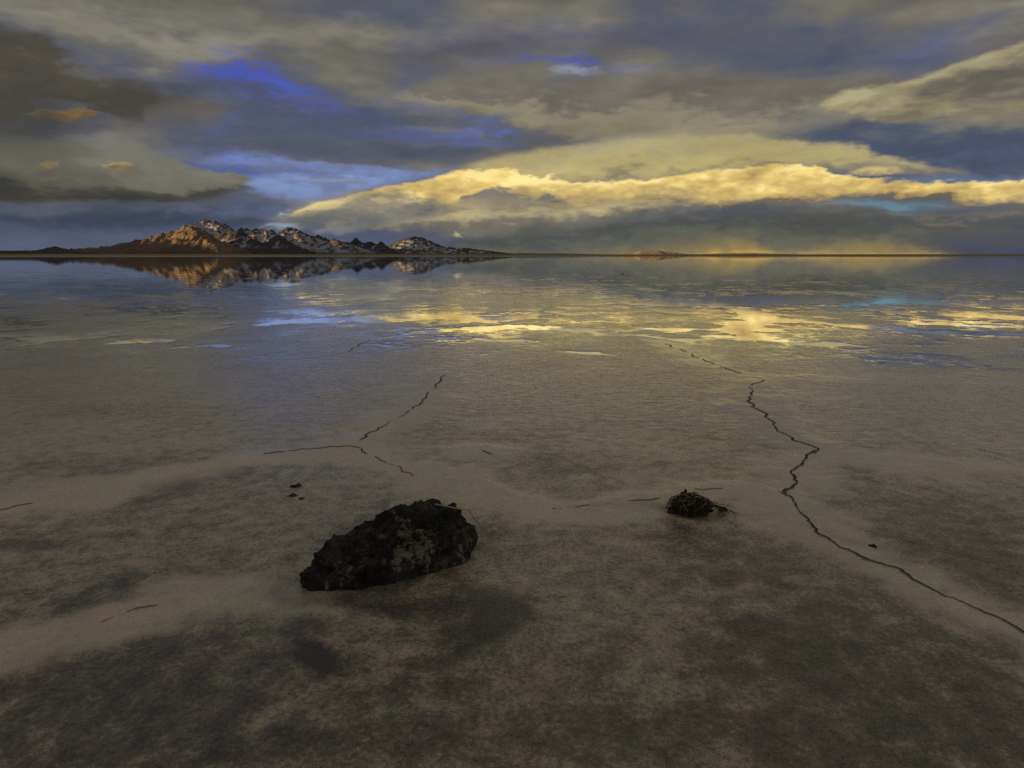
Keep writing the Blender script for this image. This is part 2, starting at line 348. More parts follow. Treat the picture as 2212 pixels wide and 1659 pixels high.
    # white scraps near the mountains
    for (X0, X1, Y0, Y1, c) in [(612, 648, 453, 470, (168, 184, 200)), (548, 680, 480, 500, (158, 172, 186)), (984, 1012, 496, 520, (196, 184, 140)), (655, 790, 486, 508, (128, 130, 134)), (560, 600, 392, 404, (128, 128, 132))]:
        m = (X0 + X1) / 2
        acc = layer(acc, [(X0, (Y0 + Y1) / 2), (m, Y0), (X1, (Y0 + Y1) / 2)], [(X0, (Y0 + Y1) / 2), (m, Y1), (X1, (Y0 + Y1) / 2)], [(0, tuple(q * 0.88 for q in c)), (1, c)], 0.22, 0.3, 0.35, 0.5, 0.8, 0.5)

    lit = (rel * (n1 * 2.4 + 0.55).max(0.15) + 1.0).max(0.5).min(1.5)
    gm = T.new('ShaderNodeMix', data_type='RGBA', blend_type='MULTIPLY'); gm.inputs[0].default_value = 1.0
    T.link(acc, gm.inputs[6]); T.link(T.comb(lit, lit, lit), gm.inputs[7]); acc = gm.outputs[2]
    bg = T.new('ShaderNodeBackground'); T.link(acc, bg.inputs[0]); bg.inputs[1].default_value = 1.0
    out = T.new('ShaderNodeOutputWorld'); T.link(bg.outputs[0], out.inputs[0])


build_sky()

# ------------------------------------------------------------------ numeric noise


def _h(i, j, s):
    n = (i.astype(np.int64) * 374761393 + j.astype(np.int64) * 668265263 + s * 2246822519) & 0xffffffff
    n = ((n ^ (n >> 13)) * 1274126177) & 0xffffffff
    return (n ^ (n >> 16)) & 0xffffffff


def perlin(x, y, s=0):
    xi, yi = np.floor(x), np.floor(y)
    fx, fy = x - xi, y - yi
    ux, uy = fx * fx * fx * (fx * (fx * 6 - 15) + 10), fy * fy * fy * (fy * (fy * 6 - 15) + 10)
    def g(di, dj):
        a = _h(xi + di, yi + dj, s) * (2 * np.pi / 4294967296.0)
        return np.cos(a) * (fx - di) + np.sin(a) * (fy - dj)
    a, b, c, d = g(0, 0), g(1, 0), g(0, 1), g(1, 1)
    return ((a + (b - a) * ux) * (1 - uy) + (c + (d - c) * ux) * uy) * 1.5


def fbm(x, y, o=4, s=0, gain=0.5, lac=2.03):
    r, a = np.zeros_like(x, dtype=float), 1.0
    for i in range(o):
        r += a * perlin(x, y, s + i * 17); x, y, a = x * lac + 3.1, y * lac - 1.7, a * gain
    return r


def ridged(x, y, o=5, s=0, gain=0.5, lac=2.1):
    r, a = np.zeros_like(x, dtype=float), 1.0
    for i in range(o):
        r += a * (1 - np.abs(perlin(x, y, s + i * 13)) * 1.6); x, y, a = x * lac + 5.2, y * lac + 1.3, a * gain
    return r


def sstep(x, a, b):
    t = np.clip((x - a) / (b - a), 0, 1); return t * t * (3 - 2 * t)


def seg_dist(px, py, poly):
    best = np.full(px.shape, 1e9)
    for (ax, ay), (bx, by) in zip(poly[:-1], poly[1:]):
        dx, dy = bx - ax, by - ay
        t = np.clip(((px - ax) * dx + (py - ay) * dy) / (dx * dx + dy * dy + 1e-12), 0, 1)
        best = np.minimum(best, np.hypot(px - ax - t * dx, py - ay - t * dy))
    return best


def mesh_obj(name, V, F, mat, parent=None, smooth=True, attrs=None):
    me = bpy.data.meshes.new(name)
    V = np.asarray(V, dtype=np.float32); F = np.asarray(F, dtype=np.int32)
    k = F.shape[1]
    me.vertices.add(len(V)); me.vertices.foreach_set('co', V.ravel())
    me.loops.add(F.size); me.loops.foreach_set('vertex_index', F.ravel())
    me.polygons.add(len(F)); me.polygons.foreach_set('loop_start', np.arange(0, F.size, k, dtype=np.int32))
    me.polygons.foreach_set('loop_total', np.full(len(F), k, dtype=np.int32))
    me.polygons.foreach_set('use_smooth', np.full(len(F), smooth, dtype=bool))
    for n, a in (attrs or {}).items():
        at_ = me.attributes.new(n, 'FLOAT', 'POINT'); at_.data.foreach_set('value', np.asarray(a, dtype=np.float32).ravel())
    me.update(calc_edges=True); me.validate()
    me.materials.append(mat)
    o = bpy.data.objects.new(name, me); col.objects.link(o)
    if parent: o.parent = parent
    return o


def grid_faces(nr, nc, wrap=False):
    i = np.arange(nr * nc).reshape(nr, nc)
    if wrap: i = np.concatenate([i, i[:, :1]], axis=1)
    return np.stack([i[:-1, :-1], i[:-1, 1:], i[1:, 1:], i[1:, :-1]], axis=-1).reshape(-1, 4)


def material(name):
    m = bpy.data.materials.new(name); m.use_nodes = True
    T = NT(m.node_tree)
    out = T.new('ShaderNodeOutputMaterial')
    return m, T, out


def attr(T, n):
    a = T.new('ShaderNodeAttribute'); a.attribute_name = n
    return T.S(a.outputs['Fac'])


def tag(o, label=None, cat=None, group=None, kind=None):
    for k, v in (('label', label), ('category', cat), ('group', group), ('kind', kind)):
        if v: o[k] = v
    return o


# ------------------------------------------------------------------ salt flat
CRACKS = [   # pixel path, half width (mm), how continuous
    ([(1435, 742), (1520, 778), (1575, 800), (1612, 808)], 4.0, 0.5),
    ([(1655, 822), (1640, 830), (1618, 838), (1622, 850), (1612, 868), (1630, 882), (1650, 895), (1662, 912), (1680, 925), (1690, 938), (1715, 955), (1745, 965), (1762, 976), (1752, 985)], 5.5, 0.8),
    ([(1762, 976), (1745, 990), (1735, 1003), (1716, 1016), (1710, 1030), (1724, 1042), (1712, 1058), (1690, 1070), (1699, 1079)], 5.6, 0.85),
    ([(1690, 1070), (1708, 1088), (1722, 1108), (1745, 1135), (1765, 1160), (1800, 1182), (1815, 1196), (1860, 1216), (1885, 1224)], 4.2, 1.1),
    ([(1860, 1216), (1900, 1228), (1940, 1242), (1975, 1268), (2010, 1288), (2060, 1308), (2130, 1338), (2175, 1360), (2240, 1398), (2330, 1440), (2440, 1520), (2600, 1580)], 3.6, 1.1),
    ([(962, 812), (945, 835), (920, 856), (900, 880), (878, 893), (850, 912), (815, 935), (768, 958)], 5.0, 1.15),
    ([(560, 986), (600, 984), (640, 978), (700, 972), (755, 967), (775, 975), (796, 987)], 4.0, 1.0),
    ([(796, 987), (830, 1003), (852, 1014), (880, 1030), (905, 1045)], 2.0, 0.7),
    ([(-60, 1112), (0, 1106), (45, 1100), (85, 1092)], 2.8, 0.5),
    ([(85, 1092), (220, 1062), (350, 1040), (470, 1012), (560, 986)], 1.5, -0.15),
    ([(1034, 977), (1050, 981), (1072, 986)], 4.0, 0.8),
    ([(1180, 1104), (1215, 1107), (1260, 1101), (1300, 1096), (1335, 1092), (1380, 1088), (1436, 1083)], 2.2, 0.35),
    ([(1490, 1061), (1530, 1062), (1572, 1061)], 2.0, 0.3),
    ([(-40, 1432), (0, 1420), (65, 1400)], 2.2, 0.5),
    ([(140, 1372), (220, 1350), (300, 1328), (380, 1312), (440, 1304), (500, 1292), (532, 1296)], 2.2, 0.4),
    ([(1760, 1102), (1775, 1106)], 3.0, 0.6),
    ([(1868, 1184), (1888, 1188)], 3.0, 0.8),
    ([(752, 760), (770, 748), (800, 735)], 6.0, 0.5),
]
BANDS = [[p for p in c[0]] for c in CRACKS[:11]] + [
    [(1762, 976), (1900, 1002), (2060, 1014), (2300, 1024)], [(1655, 822), (1900, 822), (2300, 822)],
    [(1612, 808), (1655, 822)], [(1690, 1070), (1572, 1061), (1400, 1085), (1180, 1106), (1000, 1045), (905, 1045)],
    [(962, 812), (980, 795)], [(560, 986), (300, 1060), (85, 1092)], [(65, 1400), (140, 1372), (532, 1292), (640, 1300)]]
POOLS = [   # pixel path, half width in metres
    ([(930, 715), (1080, 706), (1200, 710), (1340, 722)], 0.16),
    ([(1480, 736), (1600, 728), (1720, 743), (1770, 742)], 0.13),
    ([(1590, 730), (1612, 705), (1640, 690), (1610, 668)], 0.22),
    ([(1640, 690), (1760, 698), (1880, 708), (1990, 716), (2212, 724)], 0.14),
    ([(600, 698), (690, 692), (770, 690)], 0.25), ([(620, 672), (700, 676)], 0.25), ([(770, 685), (870, 690)], 0.16),
    ([(940, 685), (1060, 692), (1130, 680)], 0.3), ([(1340, 720), (1480, 736)], 0.1), ([(1400, 712), (1480, 714)], 0.16),
    ([(1480, 655), (1640, 650), (1800, 645), (1900, 650), (2020, 652)], 0.8), ([(1950, 676), (2100, 682), (2260, 692)], 0.22), ([(2030, 700), (2120, 706)], 0.2),
    ([(960, 730), (1120, 738)], 0.08), ([(1240, 760), (1330, 762)], 0.07),
    ([(100, 733), (150, 733)], 0.2), ([(255, 738), (330, 738)], 0.16), ([(420, 750), (470, 748)], 0.1), ([(1900, 775), (1990, 777)], 0.1),
]
DARK = [  # pixel ellipse, strength
    (1060, 1330, 105, 46, 1.9), (950, 1385, 90, 35, 0.9), (690, 1415, 110, 38, 1.8), (660, 1370, 60, 25, 0.7),
    (1960, 1120, 220, 70, .6), (2120, 1180, 200, 110, .6), (2180, 1290, 120, 60, .5), (1720, 1375, 170, 36, 1.0), (1800, 1325, 110, 40, .8), (1600, 1262, 140, 16, .75), (1900, 1440, 380, 130, .75), (1880, 1290, 170, 60, .55),
    (2100, 1560, 300, 120, .7), (200, 1530, 420, 110, .8), (350, 1440, 300, 45, .5), (500, 1620, 500, 80, .65), (1150, 1600, 500, 110, .55), (1000, 1460, 160, 50, .55), (1700, 1620, 400, 90, .7),
    (390, 1068, 95, 32, .8), (460, 1030, 110, 18, .6), (190, 1288, 75, 28, .75), (25, 1190, 90, 18, .7), (1160, 1000, 100, 24, .55), (1415, 1005, 48, 12, .8), (1240, 1020, 50, 14, .6), (1330, 1015, 80, 14, .5),
    (1590, 1200, 140, 55, .5), (1450, 1180, 90, 40, .5), (840, 1300, 240, 22, 1.0), (860, 1180, 260, 90, .55), (690, 1285, 90, 18, .8), (1500, 1108, 85, 26, .75), (1830, 1020, 60, 24, .6),
    (1570, 945, 120, 22, .4), (1020, 935, 160, 22, .4), (300, 890, 250, 20, .35), (250, 1000, 260, 26, .35), (1290, 1440, 120, 40, .4), (800, 1500, 200, 40, .4)]


def gpath(p):
    return [tuple(at(*q)[:2]) for q in p]


CR_W = [(gpath(c[0]), c[1] * 1e-3, c[2]) for c in CRACKS]
BAND_W = [gpath(b) for b in BANDS]
POOL_W = [(gpath(p), w) for p, w in POOLS]


ROCK_SEG = gpath([(715, 1262), (860, 1222), (985, 1178)])
CLUMP_SEG = gpath([(1480, 1114), (1510, 1112)])


def ground_fields(px, py):
    """height, smooth-band, dark-mud fields of the salt flat at world points"""
    r = np.hypot(px, py)
    shp = px.shape
    near = r < 40
    d = np.full(shp, 9.0)
    wx = fbm(px * 1.7, py * 1.7, 3, 5) * 0.10
    wy = fbm(px * 1.7, py * 1.7, 3, 9) * 0.10
    nx, ny = (px + wx)[near], (py + wy)[near]
    dn = np.full(nx.shape, 9.0)
    for b in BAND_W: dn = np.minimum(dn, seg_dist(nx, ny, b))
    d[near] = dn
    wob = fbm(px * 2.3, py * 2.3, 4, 40)
    band = 1 - sstep(d / (0.10 + 0.030 * r) + wob * 0.45, 0.25, 1.25)
    # dark mud; the nearest patches also carry lens falloff as colour
    dark = np.zeros(shp)
    qx, qy = (px + wx * 1.3)[near], (py + wy * 1.3)[near]
    fine = fbm(qx * 9, qy * 9, 4, 77)
    dd = np.zeros(qx.shape)
    for cx, cy, rx, ry, s in DARK:
        c, a, b = at(cx, cy)[:2], at(cx + rx, cy)[:2], at(cx, cy - ry)[:2]
        b2 = at(cx, min(cy + ry, 1655))[:2]
        A = a - c; hb = (np.linalg.norm(b - c) + np.linalg.norm(b2 - c)) / 2
        L = np.linalg.norm(A)
        ux, uy = A / L
        e = np.hypot(((qx - c[0]) * ux + (qy - c[1]) * uy) / L, (-(qx - c[0]) * uy + (qy - c[1]) * ux) / hb)
        dd = np.maximum(dd, s * (1 - sstep(e + fine * 0.35, 0.35, 1.25)))
    # damp ring round the boulder and the root clump
    ring = 1 - sstep(seg_dist(qx, qy, ROCK_SEG) + fine * 0.03, 0.10, 0.20)
    ring = np.maximum(ring, 1 - sstep(seg_dist(qx, qy, CLUMP_SEG) + fine * 0.015, 0.05, 0.11))
    dark[near] = np.maximum(dd, ring * 0.9)
    puddle = np.zeros(shp); puddle[near] = ring
    # height relative to the water surface (metres)
    big = fbm(px * 0.40, py * 0.40, 4, 3, 0.55)
    med = fbm(px * 1.6, py * 1.6, 4, 21, 0.6)
    fin = fbm(px * 9.0, py * 9.0, 3, 31, 0.6)
    base = np.interp(r, [0, 3.0, 5.5, 8.0, 11.0, 16.0, 24.0, 45.0, 90.0, 200.0, 520.0, 640.0, 900.0, 2500.0, 5000.0, 9000.0, 90000.0],
                    [0.016, 0.012, 0.0060, 0.0034, 0.0026, 0.0017, 0.0002, -0.0016, -0.0038, -0.03, -0.06, -0.01, 0.3, 2.6, 10.0, 13.0, 20.0])
    ampl = np.interp(r, [0, 4, 10, 30, 120], [0.0022, 0.0022, 0.0030, 0.0048, 0.006])
    z = base + ampl * (big * 0.7 + med * 0.75) + np.interp(r, [0, 6, 20, 60], [0.0011, 0.0011, 0.0008, 0.0]) * fin
    z += band * np.interp(r, [0, 5, 7, 12], [0.003, 0.002, -0.002, -0.003])
    pw = np.zeros(shp)
    sel = (r > 1.5) & (r < 40)
    sx, sy = (px + wx * 1.6)[sel], (py + wy * 1.6)[sel]
    acc = np.zeros(sx.shape)
    wf = 1 + 0.9 * fbm(sx * 3.0, sy * 3.0, 3, 61)
    for p, w in POOL_W:
        rr = np.hypot(*np.mean(np.array(p), axis=0))
        acc = np.maximum(acc, 1 - sstep(seg_dist(sx, sy, p) / (w * np.clip(wf, 0.2, 2)), 0.55, 2.4))
    pw[sel] = acc
    z = z * (1 - pw) + pw * np.minimum(z, -0.0015)
    return z, band, dark, np.clip(z * 1000 - puddle * 6, -20, 30)


def build_ground():
    dn = np.concatenate([np.linspace(-60, -41, 70)[:-1], np.linspace(-41, 41, 821), np.linspace(41, 60, 70)[1:]])
    az = np.radians(np.concatenate([np.arange(-180, -60, 2.0), dn, np.arange(62, 180, 2.0)]))
    dep = np.concatenate([np.concatenate([[89.9], np.linspace(80, 43, 22)[:-1]]), np.linspace(43, 10.0, 300)[:-1], np.linspace(10.0, 3.0, 150)[:-1], np.linspace(3.0, 0.4, 110)[:-1], np.linspace(0.4, 0.055, 30)])
    r = np.concatenate([CAM_H / np.tan(np.radians(dep)), np.geomspace(1150, 90000, 26)])
    R, A = np.meshgrid(r, az, indexing='ij')
    X, Y = R * np.sin(A), R * np.cos(A)
    Z, band, dark, pw = ground_fields(X, Y)
    V = np.stack([X, Y, Z], -1).reshape(-1, 3)
    F = grid_faces(len(r), len(az), True)[:, ::-1]
    m, T, out = material('wet_salt')
    tc = T.new('ShaderNodeTexCoord'); P = tc.outputs['Object']
    sep = T.new('ShaderNodeSeparateXYZ'); T.link(P, sep.inputs[0])
    x, y = T.S(sep.outputs[0]), T.S(sep.outputs[1])
    dist = (x * x + y * y)._m('SQRT')
    band_, dark_, lvl = attr(T, 'band'), attr(T, 'mud_shade'), attr(T, 'level')
    a1 = T.noise(P, 2.2, 6, 0.6); a2 = T.noise(P, 14.0, 6, 0.68); a3 = T.noise(P, 70.0, 5, 0.7); a4 = T.noise(P, 260.0, 3, 0.7)
    nearg = dist.step(4.5, 1.3)
    mud_shade = (dark_ * 0.44 + (a1 - 0.5) * 0.8 + (a2 - 0.5) * 1.5 * (1.0 - band_ * 0.6) + (a3 - 0.5) * 1.9 * (1.0 - band_ * 0.6) - band_ * 0.33 + nearg * 0.24 + 0.15).clamp()  # near term puts lens falloff into the mud colour, darker towards the camera
    c = T.ramp(mud_shade, [(0.0, (0.75, 0.63, 0.42)), (0.25, (0.54, 0.455, 0.30)), (0.55, (0.25, 0.205, 0.145)), (1.0, (0.080, 0.064, 0.052))])
    tone = T.ramp(T.noise(P, 5.5, 5, 0.6), [(0.3, (0.90, 1.0, 0.84)), (0.5, (1, 1, 0.97)), (0.7, (1.10, 0.97, 0.94))])
    mm = T.new('ShaderNodeMix', data_type='RGBA', blend_type='MULTIPLY'); mm.inputs[0].default_value = 1
    T.link(c, mm.inputs[6]); T.link(tone, mm.inputs[7])
    gr = T.ramp((a4 * 0.6 + a3 * 0.4).clamp(), [(0.3, (0.4, 0.4, 0.4)), (0.5, (1, 1, 1)), (0.72, (1.6, 1.6, 1.6))])  # grain contrast in colour stands in for relief shading
    m2 = T.new('ShaderNodeMix', data_type='RGBA', blend_type='MULTIPLY'); m2.inputs[0].default_value = 1.0
    T.link(mm.outputs[2], m2.inputs[6]); T.link(gr, m2.inputs[7])
    pit_shade = (T.noise(P, 105.0, 3, 0.6) + (a2 - 0.5) * 0.35).step(0.60, 0.70) * (1.0 - band_ * 0.7) * 0.62  # dark pit marks: shade of hollows put into colour, without relief
    fleck = (T.noise(T.comb(x + 7.3, y, 2.0), 130.0, 2, 0.5) + (a1 - 0.5) * 0.3).step(0.66, 0.76) * 0.4
    crust = T.mix(fleck, T.mix(pit_shade, m2.outputs[2], (0.05, 0.042, 0.034)), (0.50, 0.45, 0.36))
    far = dist.step(500.0, 900.0)
    base = T.mix(far, crust, (0.40, 0.33, 0.19))
    # relief: crust grain and small ripples, smoother beside the cracks
    b1 = T.noise(T.comb(x * 0.5, y, 0.0), 19.0, 3, 0.55); b2 = T.noise(P, 95.0, 2, 0.5)
    hgt = (b1 * 0.0042 + b2 * 0.0006 + a4 * 0.0002 + (a3 * 0.0050 + a4 * 0.0016) * nearg) * (1.1 - band_ * 0.85) * (1.0 - far)
    bp = T.new('ShaderNodeBump'); bp.inputs['Strength'].default_value = 1.0; bp.inputs['Distance'].default_value = 1.0
    T.put(bp.inputs['Height'], hgt)
    bs = T.new('ShaderNodeBsdfPrincipled')
    T.link(base, bs.inputs['Base Color'])
    T.put(bs.inputs['Roughness'], ((a2 - 0.5) * 0.5 + (a3 - 0.5) * 0.3 - band_ * 0.03 + far * 0.6 + 0.14).clamp())
    bs.inputs['IOR'].default_value = 1.58
    T.put(bs.inputs['Specular IOR Level'], (1.0 - far) * 0.6)
    T.link(bp.outputs[0], bs.inputs['Normal'])
    # brine film in the lows of the crust: ragged mirror specks and pool margins
    ff = 1.0 - dist.step(9.0, 26.0) * 0.8
    hh = lvl + ((a2 - 0.5) * 7.0 + (a3 - 0.5) * 6.0 + (a4 - 0.5) * 2.0) * ff
    film = (hh.step(2.6, 0.3) * 0.55 + hh.step(9.5, 1.5) * 0.45) * (1.0 - far)
    df = T.new('ShaderNodeBsdfDiffuse'); T.link(base, df.inputs[0])
    gl = T.new('ShaderNodeBsdfGlossy'); T.put(gl.inputs['Roughness'], hh.step(0.8, 5.0) * 0.16 + 0.02)
    fr = T.new('ShaderNodeFresnel'); fr.inputs[0].default_value = 1.58
    fm = T.new('ShaderNodeMixShader'); T.link(fr.outputs[0], fm.inputs[0]); T.link(df.outputs[0], fm.inputs[1]); T.link(gl.outputs[0], fm.inputs[2])
    mx = T.new('ShaderNodeMixShader'); T.put(mx.inputs[0], film); T.link(bs.outputs[0], mx.inputs[1]); T.link(fm.outputs[0], mx.inputs[2])
    T.link(mx.outputs[0], out.inputs[0])
    o = mesh_obj('salt_flat', V, F, m, attrs={'band': band, 'mud_shade': dark, 'level': pw})
    tag(o, kind='structure')
    return o, m


salt, salt_mat = build_ground()

# shallow water standing on the flat
m, T, out = material('shallow_brine')
tr = T.new('ShaderNodeBsdfTransparent'); tr.inputs[0].default_value = (0.93, 0.93, 0.90, 1)
gl = T.new('ShaderNodeBsdfGlossy'); gl.inputs['Roughness'].default_value = 0.0
gl.inputs[0].default_value = (1, 1, 1, 1)
fr = T.new('ShaderNodeFresnel'); fr.inputs[0].default_value = 1.5
tcw = T.new('ShaderNodeTexCoord')
nw = T.noise(tcw.outputs['Object'], 3.0, 3, 0.5)
bw = T.new('ShaderNodeBump'); bw.inputs['Distance'].default_value = 0.0012; bw.inputs['Strength'].default_value = 0.5
T.put(bw.inputs['Height'], nw); T.link(bw.outputs[0], gl.inputs['Normal'])
mx = T.new('ShaderNodeMixShader'); T.link(fr.outputs[0], mx.inputs[0]); T.link(tr.outputs[0], mx.inputs[1]); T.link(gl.outputs[0], mx.inputs[2])
T.link(mx.outputs[0], out.inputs[0])
az = np.radians(np.arange(-180, 180, 4.0)); rr = np.concatenate([[1.2], np.geomspace(3, 1200, 20)])
R, A = np.meshgrid(rr, az, indexing='ij')
V = np.stack([R * np.sin(A), R * np.cos(A), R * 0], -1).reshape(-1, 3)
water = mesh_obj('water', V, grid_faces(len(rr), len(az), True)[:, ::-1], m)
tag(water, kind='structure')


# ---- cracks: broken lips with a muddy groove between
m, T, out = material('crack_mud')
g = attr(T, 'groove')
tc = T.new('ShaderNodeTexCoord')
nn = T.noise(tc.outputs['Object'], 90, 5, 0.65)
c = T.ramp((g + (nn - 0.5) * 0.5).clamp(), [(0.0, (0.34, 0.29, 0.215)), (0.35, (0.26, 0.22, 0.17)), (0.6, (0.07, 0.057, 0.042)), (1.0, (0.022, 0.018, 0.014))])
bs = T.new('ShaderNodeBsdfPrincipled'); T.link(c, bs.inputs['Base Color']); bs.inputs['Roughness'].default_value = 0.75
bs.inputs['Specular IOR Level'].default_value = 0.2
bp = T.new('ShaderNodeBump'); bp.inputs['Distance'].default_value = 0.004; T.put(bp.inputs['Height'], nn); T.link(bp.outputs[0], bs.inputs['Normal'])
T.link(bs.outputs[0], out.inputs[0])
crack_mat = m
rng = random.Random(4)
for ci, (path, hw, cont) in enumerate(CR_W):
    P = np.array(path)
    L = np.concatenate([[0], np.cumsum(np.hypot(*np.diff(P, axis=0).T))])
    n = max(12, int(L[-1] / 0.011))
    s = np.linspace(0, L[-1], n)
    x, y = np.interp(s, L, P[:, 0]), np.interp(s, L, P[:, 1])
    r = np.hypot(x, y)
    k = 0.010 + 0.0045 * r
    x = x + fbm(s * 4.3, s * 0 + ci * 7.3, 5, 3, 0.68) * k * 0.85
    y = y + fbm(s * 4.3, s * 0 + ci * 3.1 + 50, 5, 8, 0.68) * k * 0.9
    dx, dy = np.gradient(x), np.gradient(y)
    ln = np.hypot(dx, dy) + 1e-9
    nx, ny = -dy / ln, dx / ln
    w = 0.52 * hw * np.clip(cont + 0.15 + 1.1 * fbm(s * 3.5, s * 0 + ci * 11.7, 5, 14, 0.7), 0.0, 2.0)
    w *= np.clip(np.minimum(s, L[-1] - s) / 0.03 + 0.05, 0, 1)
    prof = [(-2.6, -0.0022, 0), (-1.25, 0.0016, 0.0), (-0.75, 0.0020, 0.55), (-0.25, 0.0004, 1), (0.25, 0.0004, 1), (0.75, 0.0020, 0.55), (1.25, 0.0016, 0.0), (2.6, -0.0022, 0)]
    cols, gv = [], []
    wj = [1 + 0.5 * fbm(s * 30, s * 0 + ci + 3.7 * j, 2, 90 + j) for j in range(8)]
    zg0 = ground_fields(x, y)[0]
    for j, (o_, dz, gg) in enumerate(prof):
        off = np.maximum(w, 0.0004) * o_ * (wj[j] if 0 < j < 7 else 1)
        xx, yy = x + nx * off, y + ny * off
        zz = ground_fields(xx, yy)[0]
        vis = sstep(w, 0.0003, 0.0012)
        if j in (0, 7): z_ = zz + dz
        else: z_ = zz + dz * vis - 0.004 * (1 - vis) + 0.0012
        cols.append(np.stack([xx, yy, z_], -1)); gv.append(np.full(n, gg))
    V = np.stack(cols, 1).reshape(-1, 3); gv = np.stack(gv, 1)
    mesh_obj('crack', V, grid_faces(n, 8)[:, ::-1], crack_mat, parent=salt, attrs={'groove': gv})

# ------------------------------------------------------------------ mountains


def mountain_material(name, rock, snow_lo, snow_hi, snow_amt, foot_col):
    m, T, out = material(name)
    tc = T.new('ShaderNodeTexCoord'); P = tc.outputs['Object']
    geo = T.new('ShaderNodeNewGeometry')
    sp = T.new('ShaderNodeSeparateXYZ'); T.link(geo.outputs['Normal'], sp.inputs[0]); nz = T.S(sp.outputs[2])
    sq = T.new('ShaderNodeSeparateXYZ'); T.link(P, sq.inputs[0]); z = T.S(sq.outputs[2])
    a = T.noise(P, 0.006, 6, 0.65); b = T.noise(P, 0.03, 6, 0.7); s = T.noise(P, 0.0022, 4, 0.6)
    strata = T.noise(T.comb(T.S(sq.outputs[0]) * 0.002, T.S(sq.outputs[1]) * 0.002, z * 0.03 + s * 2.0), 1.0, 5, 0.6)
    c = T.ramp((a * 0.5 + strata * 0.5).clamp(), [(0.3, tuple(q * 0.55 for q in rock)), (0.5, rock), (0.7, tuple(min(1, q * 1.45) for q in rock))])
    c = T.mix(((90.0 - z) / 120.0).clamp() * 0.7, c, foot_col)  # blends to a darker colour towards the foot
    sn = (z - snow_lo) / (snow_hi - snow_lo)
    sn = ((sn.clamp() * 1.0 + (b - 0.5) * 1.8 + (a - 0.5) * 0.5 + attr(T, 'gully') * 0.4 + 0.62) * snow_amt - 0.35)
    sn = sn.step(-0.45, 0.95) * (z - snow_lo * 0.4).step(0.0, 40.0)
    c = T.mix(sn * 0.85, c, (0.58, 0.60, 0.65))
    bs = T.new('ShaderNodeBsdfPrincipled'); T.link(c, bs.inputs['Base Color']); bs.inputs['Roughness'].default_value = 0.9
    bs.inputs['Specular IOR Level'].default_value = 0.1
    bp = T.new('ShaderNodeBump'); bp.inputs['Distance'].default_value = 14.0; bp.inputs['Strength'].default_value = 0.8
    T.put(bp.inputs['Height'], b); T.link(bp.outputs[0], bs.inputs['Normal'])
    T.link(bs.outputs[0], out.inputs[0])
    return m


def crest(pts, D, base=551.0):
    """skyline pixels to 3-D points at distance D (metres along the view)"""
    o = []
    for p in pts:
        X, Y = p[:2]; dd = D + (p[2] if len(p) > 2 else 0)
        d = ray(X, Y); t = dd / d[1]
        o.append((d[0] * t, dd, max(d[2] * t + CAM_H, 1.0)))
    return np.array(o)


